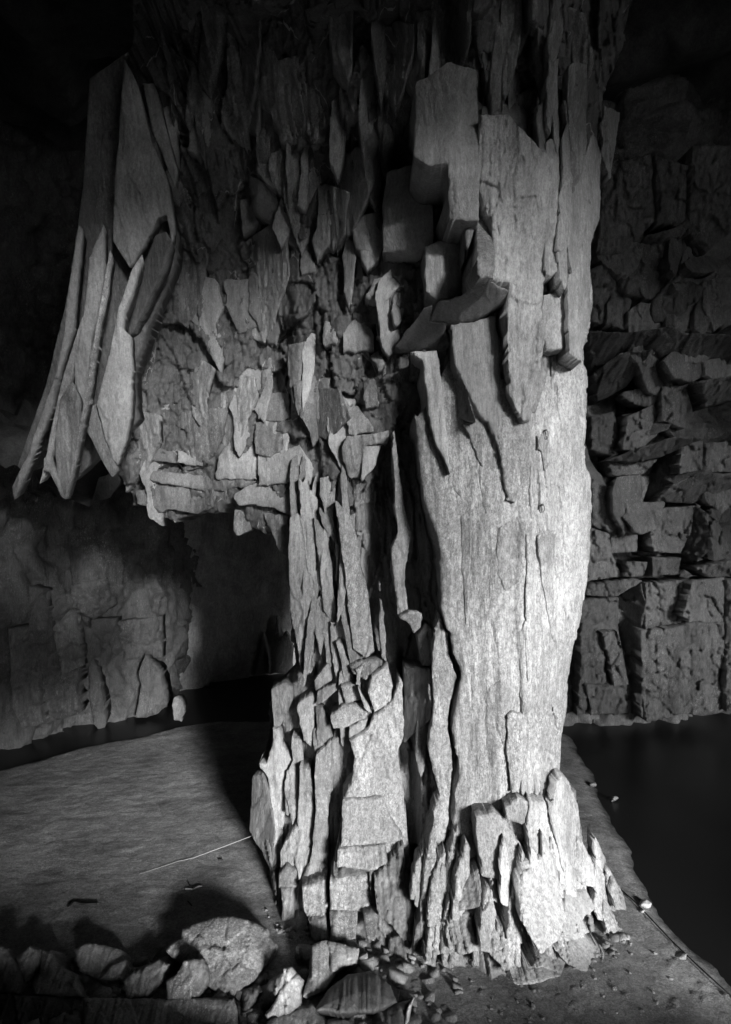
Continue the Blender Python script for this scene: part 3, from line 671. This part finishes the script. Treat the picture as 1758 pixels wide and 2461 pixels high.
# plates of the overhang
plates('''
plate|P|K|1115 985 1200 930 1330 920 1440 930 1510 960 1500 1060 1400 1078 1330 1050 1230 1020 1150 1030|.45|.1|-.1|.7
plate|P|K|1240 780 1380 770 1440 730 1500 840 1490 932 1340 922 1240 932|.35|.1|.1|.6
plate|P|K|1050 800 1100 720 1220 720 1240 800 1236 905 1040 900|.3|.15|.1|.6
plate|P|K|1230 640 1270 620 1350 640 1390 640 1382 770 1250 780|.25|.1|.1|.5
plate|S|K|1240 500 1390 490 1392 610 1340 620 1240 612|.2|0|.3|.5
plate|S|K|1400 450 1560 480 1562 560 1400 592|.15|0|.3|.5
plate|P|K|610 740 720 735 830 770 842 825 700 810 610 802|.25|.05|.1|.5
plate|P|K|850 760 990 770 972 840 850 822|.2|.05|.1|.5
plate|S|K|600 850 1130 900 1236 912 1200 940 1000 962 700 905|.35|.05|.5|.6
plate|S|K|650 960 800 920 1110 930 1100 990 950 1070 800 1045 770 1060 740 1040 660 1022|.3|.05|.4|.5
plate|S|K|1130 1050 1190 1080 1200 1150 1150 1175 1130 1160|.3|.2|0|.4
plate|S|K|1270 1070 1390 1080 1385 1280 1340 1240 1290 1130|.35|.2|0|.4
plate|P|K|880 -100 1040 -50 1076 80 1040 150 1092 200 1082 330 1066 415 1010 300 950 170 900 120 860 40|.35|.08|.2|.3
plate|P|K|1080 -50 1310 -80 1382 60 1352 170 1310 272 1240 175 1150 202 1090 80|.35|.1|.2|.3
plate|P|K|1150 330 1250 320 1290 420 1240 480 1160 420|.3|.15|.1|.3
plate|P|J|1200 640 1300 700 1400 900 1475 1005 1440 1025 1310 880 1200 800|.4|.15|.2|.3
plate|P|J|940 170 1000 200 1018 290 1008 500 950 555 900 520 930 300|.5|.1|.2|.3
plate|P|J|690 230 760 220 840 290 857 605 780 540 720 400|.6|.1|.2|.3
ribs|S|J|1090 -60 1200 -60 1230 200 1190 470 1150 475 1060 400 1090 200|.5|.1|.2|.4
ribs|S|J|1300 100 1470 60 1480 400 1440 500 1350 480 1310 350|.45|.1|.2|.4
ribs|S|J|1230 300 1290 300 1300 560 1240 580|.45|.1|.2|.4
plate|P|A|520 -20 630 0 642 60 590 155 540 175|.55|.15|.2|.4
plate|P|A|470 370 540 400 582 540 582 612 520 602 490 480|.5|.25|.1|.4
plate|P|A|330 290 402 300 382 580 325 642 300 560 330 430|.5|.2|.1|.4
plate|P|A|650 730 742 714 746 765 690 800 650 860 600 850 560 830 600 740|.5|.2|.1|.4
plate|P|A|510 930 570 930 592 1000 590 1085 450 1092 450 1000|.5|.2|0|.4
plate|P|A|600 930 640 960 672 1055 612 1012|.5|.3|0|.3
plate|P|A|580 1110 620 1080 652 1150 620 1185|.55|.2|0|.3
plate|S|A|350 940 410 950 422 1042 360 1062|.45|.2|0|.4
plate|P|A|0 710 110 720 180 850 150 950 130 1062 90 1050 40 970 0 900|.4|.12|.15|.3
plate|S|B|30 330 150 320 160 450 100 500 30 480|.4|.1|0|.4
plate|S|B|370 190 430 180 490 270 420 300 380 380|.5|.2|0|.4
plate|S|B|460 260 520 250 600 370 480 390|.45|.2|0|.4
plate|S|B|540 110 600 120 620 250 560 260|.45|.2|0|.4
plate|P|A|240 560 300 600 320 700 250 720|.35|.2|0|.3
ribs|S|J|1480 260 1560 260 1590 400 1500 500 1480 420|.5|.2|.2|.4
ribs|S|A|200 -250 330 -250 350 0 260 60 200 -40|.5|.1|.3|.4
ribs|S|A|640 -300 740 -300 780 -60 700 40 660 -60|.55|.1|.3|.4
ribs|S|A|430 -250 500 -250 530 -60 470 0 430 -80|.5|.1|.3|.4
plate|P|P|360 -340 500 -260 560 -330 640 -260 650 -160 480 -120 380 -140|.9|.05|.2|.4
ribs|S|P|1010 -300 1090 -260 1060 -60 1040 60 1000 -60|.5|.4|.2|.4
''', ceiling, (0, 0, 0), jag=2.5, taper=True, base=d_ceil)

# ------------------------------------------------------------------ slabs that hang free on the left
HG = 'slate blades hanging from the roof on the left'
def hanging(o, pts, d, gx, gy, th, label, mat=M_PLATE):
    p = src(o, pts); c = p.mean(0)
    b = slab('hanging_slab', p, plane_d(c, d, gx, gy), th, mat, sp=2.5, jag=.8, st=.012, fa=.02, fsx=1.2, fsz=.5, chip=.012, chipw=3, shrink=.95)
    thing(b, label, 'rock slab', HG)
hanging('J', [(600, 85), (660, 200), (720, 450), (800, 650), (840, 880), (828, 960), (800, 830), (752, 852), (740, 900), (690, 990), (625, 1085), (545, 960), (550, 700), (570, 500), (580, 300), (590, 200)], 9.6, .10, .14, .25,
        'broad smooth grey slate slab, widest of the hanging blades, upper left')
hanging('K', [(590, 180), (625, 210), (635, 350), (628, 600), (600, 740), (565, 835), (540, 800), (500, 680), (465, 540), (520, 330), (550, 190), (570, 80), (600, 0), (630, -90), (690, -190), (640, 0), (600, 100)], 9.7, .12, .1, .2,
        'leaf shaped slab tapering to a broken tip below the broadest hanging slab')
hanging('K', [(425, 560), (465, 540), (500, 690), (545, 812), (568, 862), (540, 892), (490, 812), (412, 660)], 9.95, -.2, .1, .2,
        'darker slab edge behind the leaf shaped hanging tip', M_SLATE)
hanging('K', [(505, -60), (530, -200), (540, -180), (522, 0), (472, 230), (442, 450), (402, 640), (388, 720), (352, 900), (322, 1002), (308, 985), (358, 800), (384, 640), (410, 500), (440, 300)], 9.5, .45, .1, .15,
        'long thin slate blade with one bright lit edge', M_FACE)
hanging('K', [(405, 100), (430, -160), (500, -320), (500, -60), (470, 100), (440, 240), (425, 450), (392, 640), (365, 500), (358, 350), (380, 230)], 9.75, .05, .1, .2,
        'narrow grey slab left of the bright edged blade')
hanging('K', [(265, 720), (290, 520), (345, 430), (372, 520), (386, 720), (350, 880), (318, 1000), (280, 930)], 9.8, -.3, .1, .2,
        'dark slab behind the tip of the bright edged blade', M_SLATE)
hanging('K', [(330, 0), (380, -320), (400, -300), (372, 0), (352, 200), (292, 380), (252, 560), (182, 740), (102, 940), (72, 1005), (60, 940), (130, 800), (200, 600), (270, 400), (310, 200)], 9.7, .15, .1, .2,
        'leftmost long hanging blade slanting down to the left', M_PLATE)
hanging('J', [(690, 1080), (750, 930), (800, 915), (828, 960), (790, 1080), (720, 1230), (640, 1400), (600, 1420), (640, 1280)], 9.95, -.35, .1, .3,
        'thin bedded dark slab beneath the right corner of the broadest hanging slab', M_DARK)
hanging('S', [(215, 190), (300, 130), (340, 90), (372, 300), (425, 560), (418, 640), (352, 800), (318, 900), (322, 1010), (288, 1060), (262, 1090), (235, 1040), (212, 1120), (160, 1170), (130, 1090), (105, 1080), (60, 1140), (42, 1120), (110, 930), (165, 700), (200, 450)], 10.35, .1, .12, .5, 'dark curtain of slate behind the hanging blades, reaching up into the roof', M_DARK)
hanging('K', [(215, 800), (245, 790), (262, 860), (300, 960), (316, 1000), (296, 985), (240, 870), (212, 860)], 9.9, .1, .1, .2, 'short stub of slate beside the lowest hanging tip', M_SLATE)
hanging('K', [(300, 420), (340, 300), (400, 120), (410, 200), (360, 360), (310, 560), (262, 760), (215, 900), (190, 930), (230, 760), (270, 560)], 9.9, .2, .1, .2, 'slender ragged blade between the leftmost blade and the bright edged one', M_SLATE)
hanging('J', [(690, 200), (740, 200), (800, 420), (850, 620), (842, 700), (790, 560), (730, 420)], 9.9, .15, .14, .2, 'dim slab leaning against the right side of the broadest hanging slab', M_PLATE)
hanging('J', [(498, 430), (570, 420), (575, 520), (552, 700), (545, 960), (500, 1180), (430, 1200), (450, 900), (480, 600)], 9.95, -.1, .1, .25,
        'tall dim slab tucked behind the left side of the broadest hanging slab', M_SLATE)

# ------------------------------------------------------------------ standing slabs at the back
def fl(py, z=0.0): return (H-z)*F/(py-CY)
def standing(o, pts, d, gx, gy, th, label, name='standing_slab', mat=M_WALL, sp=3.0):
    p = src(o, pts); c = p.mean(0)
    b = slab(name, p, plane_d(c, d, gx, gy), th, mat, sp=sp, jag=1.2, st=.015, fa=.04, chip=.03, chipw=4, shrink=.85)
    thing(b, label, 'standing stone' if 'slab' in name else 'rock')
standing('L', [(425, 620), (445, 560), (470, 600), (500, 780), (508, 890), (480, 910), (450, 880), (435, 740)], 18.6, .6, 0, .5, 'leaning pointed slab against the far left wall, left of the broad upright slab')
standing('L', [(668, 640), (700, 545), (770, 620), (785, 700), (804, 790), (760, 830), (705, 850), (652, 850), (668, 760), (680, 690)], 19.4, .3, 0, .8, 'broad pale upright slab at the water edge by the far left wall')
standing('L', [(826, 790), (838, 752), (852, 745), (878, 775), (888, 815), (876, 870), (838, 862)], 18.9, .4, 0, .4, 'small lone pale stone standing at the edge of the dark water', 'upright_stone', M_SLATE)
standing('L', [(1228, 640), (1250, 560), (1268, 432), (1285, 520), (1300, 640)], 24.3, .5, 0, .6, 'tallest thin spike of slate at the back by the pillar')
standing('L', [(1300, 640), (1310, 480), (1332, 350), (1345, 480), (1375, 430), (1412, 520), (1412, 630)], 24.0, .4, 0, .6, 'notched pale slab at the back half hidden by the pillar')

# ------------------------------------------------------------------ fallen rocks in front
BG = 'fallen slate blocks in front'
def rockb(o, pts, d, gx, gy, th, label, mat=M_BOULD, name='boulder', bulge=.05, **kw):
    p = src(o, pts); c = p.mean(0)
    a = dict(sp=3, jag=1.2, st=.02, fa=.075, fsx=1.7, fsz=2.0, chip=.03, chipw=3, wamp=.05, fine=.02, ext=(0, .75, -.65), shrink=.95)
    a.update(kw)
    b = slab(name, p, plane_d(c, d, gx, gy), th, mat, bulge=bulge, **a)
    thing(b, label, 'rock', BG)
rockb('S', [(436, 2231), (473, 2216), (515, 2204), (554, 2200), (592, 2209), (644, 2231), (648, 2249), (668, 2272), (648, 2312), (600, 2368), (552, 2401), (530, 2395), (490, 2362), (455, 2330), (418, 2305), (399, 2283), (410, 2268), (436, 2253)], 8.7, .05, -.55, .6,
      'largest pale boulder with a rounded sunlit top, left of the pillar foot', M_FACE, bulge=.16, fa=.02, st=.008)
rockb('N', [(1200, 665), (1320, 655), (1350, 700), (1362, 790), (1300, 900), (1230, 925), (1090, 920), (1080, 800), (1150, 760)], 8.0, .05, -.4, .5, 'white flecked grey rock directly below the largest boulder')
rockb('N', [(945, 700), (1040, 660), (1105, 692), (1090, 745), (950, 912), (820, 915), (805, 800), (880, 740)], 8.25, -.1, -.5, .5, 'dark split rock left of the white flecked rock', M_SLATE)
rockb('N', [(478, 600), (560, 555), (690, 570), (795, 605), (822, 700), (790, 790), (650, 800), (520, 740)], 8.6, .05, -.5, .6, 'broad dim block with a flat top behind the long front ledge', M_SLATE)
rockb('N', [(105, 650), (190, 570), (262, 600), (272, 650), (245, 720), (165, 812), (110, 770)], 8.5, .05, -.4, .4, 'fluted dim rock, farthest left of the fallen blocks', M_SLATE)
rockb('N', [(270, 600), (330, 600), (385, 700), (500, 760), (535, 905), (220, 890), (208, 820), (258, 740)], 8.35, .0, -.5, .5, 'low dim mound of slate right of the fluted rock', M_SLATE)
rockb('N', [(540, 912), (1000, 918), (1522, 915), (1548, 1000), (1550, 1180), (548, 1180)], 7.75, .0, -.35, .7, 'long straight edged ledge block along the bottom of the picture', M_BOULD, 'ledge_block', bulge=.02, fa=.015)
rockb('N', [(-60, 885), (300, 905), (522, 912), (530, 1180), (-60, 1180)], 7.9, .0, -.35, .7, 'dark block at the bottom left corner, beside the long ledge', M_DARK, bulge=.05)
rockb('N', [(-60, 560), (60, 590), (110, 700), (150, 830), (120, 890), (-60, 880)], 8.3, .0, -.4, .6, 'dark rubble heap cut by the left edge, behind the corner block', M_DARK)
rockb('O', [(490, 720), (545, 708), (600, 770), (628, 800), (602, 960), (540, 1012), (400, 1058), (370, 1022), (440, 920), (490, 800)], 7.9, .35, -.3, .3, 'bright pointed shard leaning right in front of the pillar', M_BOULD, bulge=.05)
rockb('O', [(490, 745), (492, 800), (440, 918), (368, 1015), (260, 1075), (248, 1030), (400, 800)], 8.0, -1.0, -.2, .3, 'dark thin slab pressed against the left of the bright shard', M_SLATE, bulge=.02)
rockb('O', [(670, 572), (765, 535), (985, 590), (972, 690), (860, 720), (755, 860), (620, 905), (660, 750)], 8.45, .1, -.6, .4, 'flat tilted slab with a quartz seam at the pillar foot', M_BOULD, bulge=.03)
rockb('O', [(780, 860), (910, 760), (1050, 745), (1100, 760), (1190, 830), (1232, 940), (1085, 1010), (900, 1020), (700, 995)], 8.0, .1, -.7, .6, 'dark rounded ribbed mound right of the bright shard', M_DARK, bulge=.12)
rockb('O', [(1348, 895), (1322, 1000), (1308, 1110), (1275, 1110), (1290, 1000), (1310, 950)], 7.7, .3, -.2, .3, 'thin white shard standing at the bottom edge', M_QUARTZ, 'rock_shard', bulge=.02, fa=.01)
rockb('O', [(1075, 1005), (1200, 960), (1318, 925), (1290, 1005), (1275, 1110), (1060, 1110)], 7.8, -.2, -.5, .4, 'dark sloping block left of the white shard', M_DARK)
rockb('O', [(225, 860), (330, 828), (356, 870), (255, 1000), (222, 992)], 8.1, -.1, -.4, .3, 'small dark rock wedged between the largest boulder and the bright shard', M_SLATE)
rockb('O', [(380, 1065), (560, 1000), (690, 948), (712, 1000), (850, 1090), (850, 1180), (380, 1180)], 7.7, .1, -.5, .5, 'rough flat block at the bottom edge below the bright shard', M_SLATE)
rockb('O', [(180, 925), (222, 985), (235, 1180), (195, 1180), (190, 1010)], 7.85, -.4, -.3, .3, 'narrow dark rock at the right end of the long ledge', M_DARK)
def rubble():
    r = random.Random(99); V = []; Fc = []
    spots = []
    for i in range(520):
        m = r.random()
        if m < .55:
            x, y = r.uniform(-4.4, 1.2), r.uniform(7.5, 8.9); s_ = r.choice([.03, .04, .06, .10, .15])
        elif m < .88:
            t = r.random(); px = 640+860*t; py = (2215+95*min(1, t*2.4)) if t < .75 else 2310-40*(t-.75)/.25
            py += r.gauss(4, 16); d = fl(py); x, y = (px-CX)/F*d, d; s_ = r.choice([.02, .03, .04, .07])
        else:
            x, y = r.uniform(0, 4.2), r.uniform(7.6, 9.3); s_ = r.choice([.015, .02, .03])
        spots.append((x, y, s_*r.uniform(.7, 1.3)))
    for x, y, q_ in spots:
        n = r.randint(5, 7); a0 = r.uniform(0, 6); base = len(V); zg = gz_at(x, y)
        tl = (r.uniform(-.5, .5), r.uniform(-.5, .5))
        ring1 = [(math.cos(a0+6.283*k/n)*r.uniform(.7, 1.25), math.sin(a0+6.283*k/n)*r.uniform(.6, 1.1)) for k in range(n)]
        h = r.uniform(.22, .5)
        for zz, sc_ in ((-.4, 1.0), (h, .86)):
            for (u, v) in ring1: V.append((x+u*q_*sc_, y+v*q_*sc_, zg+q_*(zz+(tl[0]*u+tl[1]*v)*(1 if zz > 0 else .2))))
        V.append((x, y, zg+q_*h*1.05))
        for k in range(n):
            k2 = (k+1) % n
            Fc.append((base+k, base+k2, base+n+k2)); Fc.append((base+k, base+n+k2, base+n+k)); Fc.append((base+n+k, base+n+k2, base+2*n))
    o = mesh_obj('rubble', np.array(V), np.array(Fc), M_BOULD); o['kind'] = 'stuff'
# stones along the shore
SG = 'stones along the right shore'
for (x, y, r, lab) in [(1638, 2301, 17, 'round pale stone near the right edge, beside the dark rope'), (1552, 2172, 15, 'pale wet stone at the waterline, middle of the right shore'),
                       (1545, 2190, 8, 'tiny white pebble just below the pale wet waterline stone'), (1478, 1918, 8, 'small glinting stone at the farthest point of the right shore'),
                       (1426, 1885, 9, 'small glinting stone at the water behind the pillar foot'), (1498, 2258, 20, 'flat pale stone on the sand right of the pillar foot')]:
    a = np.linspace(0, 2*np.pi, 9)[:-1]
    pts = [(x+r*math.cos(t)*(1+.25*math.sin(3*t+x)), y+r*.7*math.sin(t)*(1+.2*math.cos(2*t+y))) for t in a]
    p = src('S', pts); c = p.mean(0)
    b = slab('shore_stone', p, plane_d(c, fl(y, .03), 0, -.5), .12, M_BOULD, sp=2, jag=.8, st=.01, fa=.02, chip=.02, chipw=3, bulge=.05, ext=(0, .8, -.6))
    thing(b, lab, 'stone', SG)

# ------------------------------------------------------------------ ropes, sticks, rings
def ground(px, py, up=.0):
    d = fl(py); x = (px-CX)/F*d
    return x, d
def gz_at(x, y):
    i = int(np.clip(np.searchsorted(fx, x), 1, len(fx)-1)); j = int(np.clip(np.searchsorted(fy, y), 1, len(fy)-1))
    return float(gz[j-1:j+1, i-1:i+1].max())
rubble()
def tube(name, pts, r, mat, seg=8, parent=None, closed=False):
    pts = np.array(pts, float); n = len(pts); V = []
    for i in range(n):
        t = pts[(i+1) % n]-pts[i-1] if closed else pts[min(i+1, n-1)]-pts[max(i-1, 0)]
        t = t/np.linalg.norm(t); u = np.cross(t, (0, 0, 1) if abs(t[2]) < .9 else (1, 0, 0)); u /= np.linalg.norm(u); w = np.cross(t, u)
        rr = r[i] if hasattr(r, '__len__') else r
        for k in range(seg):
            a = 2*math.pi*k/seg; V.append(pts[i]+rr*(math.cos(a)*u+math.sin(a)*w))
    fcs = []
    for i in range(n if closed else n-1):
        for k in range(seg):
            a, b = i*seg+k, i*seg+(k+1) % seg; j = (i+1) % n
            fcs.append((a, b, j*seg+(k+1) % seg, j*seg+k))
    if not closed:
        for base in (0, (n-1)*seg):
            for k in range(1, seg-2, 2):
                fcs.append((base, base+k, base+k+1, base+(k+2) % seg))
    return mesh_obj(name, np.array(V), fcs, mat, parent, smooth=True)
pt = [(645, 1992), (600, 2011), (540, 2034), (465, 2062), (430, 2075), (335, 2107)]
L = []
for k, (x, y) in enumerate(pt):
    X, Y = ground(x, y)
    z = gz_at(X, Y)+.012
    if k < 4:
        h = (.75, .5, .25, .06)[k]; Y2 = fl(y, h); X = (x-CX)/F*Y2; Y = Y2; z = h
    L.append((X, Y, z))
thing(tube('rope', L, [.007, .007, .006, .004, .003, .002], M_CORD), 'thin pale cord stretched from the pillar across the left floor', 'rope')
pt = [(1405, 2061), (1440, 2095), (1480, 2135), (1520, 2170), (1560, 2210), (1610, 2262), (1650, 2300), (1700, 2348), (1770, 2410)]
L = [(ground(x, y)[0], ground(x, y)[1], gz_at(*ground(x, y))+.02) for x, y in pt]
thing(tube('rope', L, .010, M_BLACK), 'thin dark rope along the bank on the right of the pillar', 'rope')
def stick(pts, r, mat, lab):
    L = [(ground(x, y)[0], ground(x, y)[1], gz_at(*ground(x, y))+r+.01) for x, y in pts]
    o = tube('stick', L, r, mat); return thing(o, lab, 'stick')
t = stick([(446, 2143), (463, 2143), (476, 2138), (486, 2136)], .012, M_CORD, 'pale forked twig lying on the left floor')
tw = tube('twig_fork', [(ground(463, 2146)[0], ground(463, 2146)[1], .06), (ground(470, 2142)[0], ground(470, 2142)[1], .05), (ground(477, 2136)[0], ground(477, 2136)[1], .05)], .01, M_CORD, parent=t)
stick([(453, 2127), (456, 2135), (464, 2140)], .010, M_BLACK, 'short dark twig touching the pale forked twig')
stick([(163, 2186), (180, 2176), (200, 2181), (235, 2180)], .014, M_BLACK, 'crooked dark stick on the shaded left floor')
stick([(452, 2174), (458, 2180), (461, 2185)], .010, M_BLACK, 'tiny curved dark twig above the largest boulder')
stick([(526, 2073), (536, 2074)], .012, M_BLACK, 'short straight dark twig in the middle of the lit floor')
stick([(1359, 2193), (1376, 2204), (1394, 2214)], .022, M_BLACK, 'left one of two dark sticks at the right foot of the pillar')
stick([(1404, 2200), (1410, 2210), (1432, 2219)], .022, M_BLACK, 'right one of two dark sticks at the right foot of the pillar')
def ring(px, py, r, lab, n=14, sag=1.5):
    d = float(d_face(np.array([px]), np.array([py]))[0])-.06
    c = W(np.array([px]), np.array([py]), np.array([d]))[0]
    e = empty('bolt_ring', c+np.array([0, 0, r*sag]), lab, 'ring', 'steel rings fixed to the pillar')
    L = [(r*.75*math.sin(a), -.02, r*sag*(math.cos(a)-1)) for a in np.linspace(0, 2*np.pi, n+1)[:-1]]
    tube('ring_loop', L, .008, M_STEEL, 6, e, True)
    tube('bolt', [(0, .16, 0), (0, .03, 0), (0, -.03, 0)], .016, M_STEEL, 8, e)
ring(1312, 1045, .045, 'upper steel ring bolted to the bright right face of the pillar')
ring(1304, 1222, .035, 'lower smaller steel ring bolted to the bright right face of the pillar')
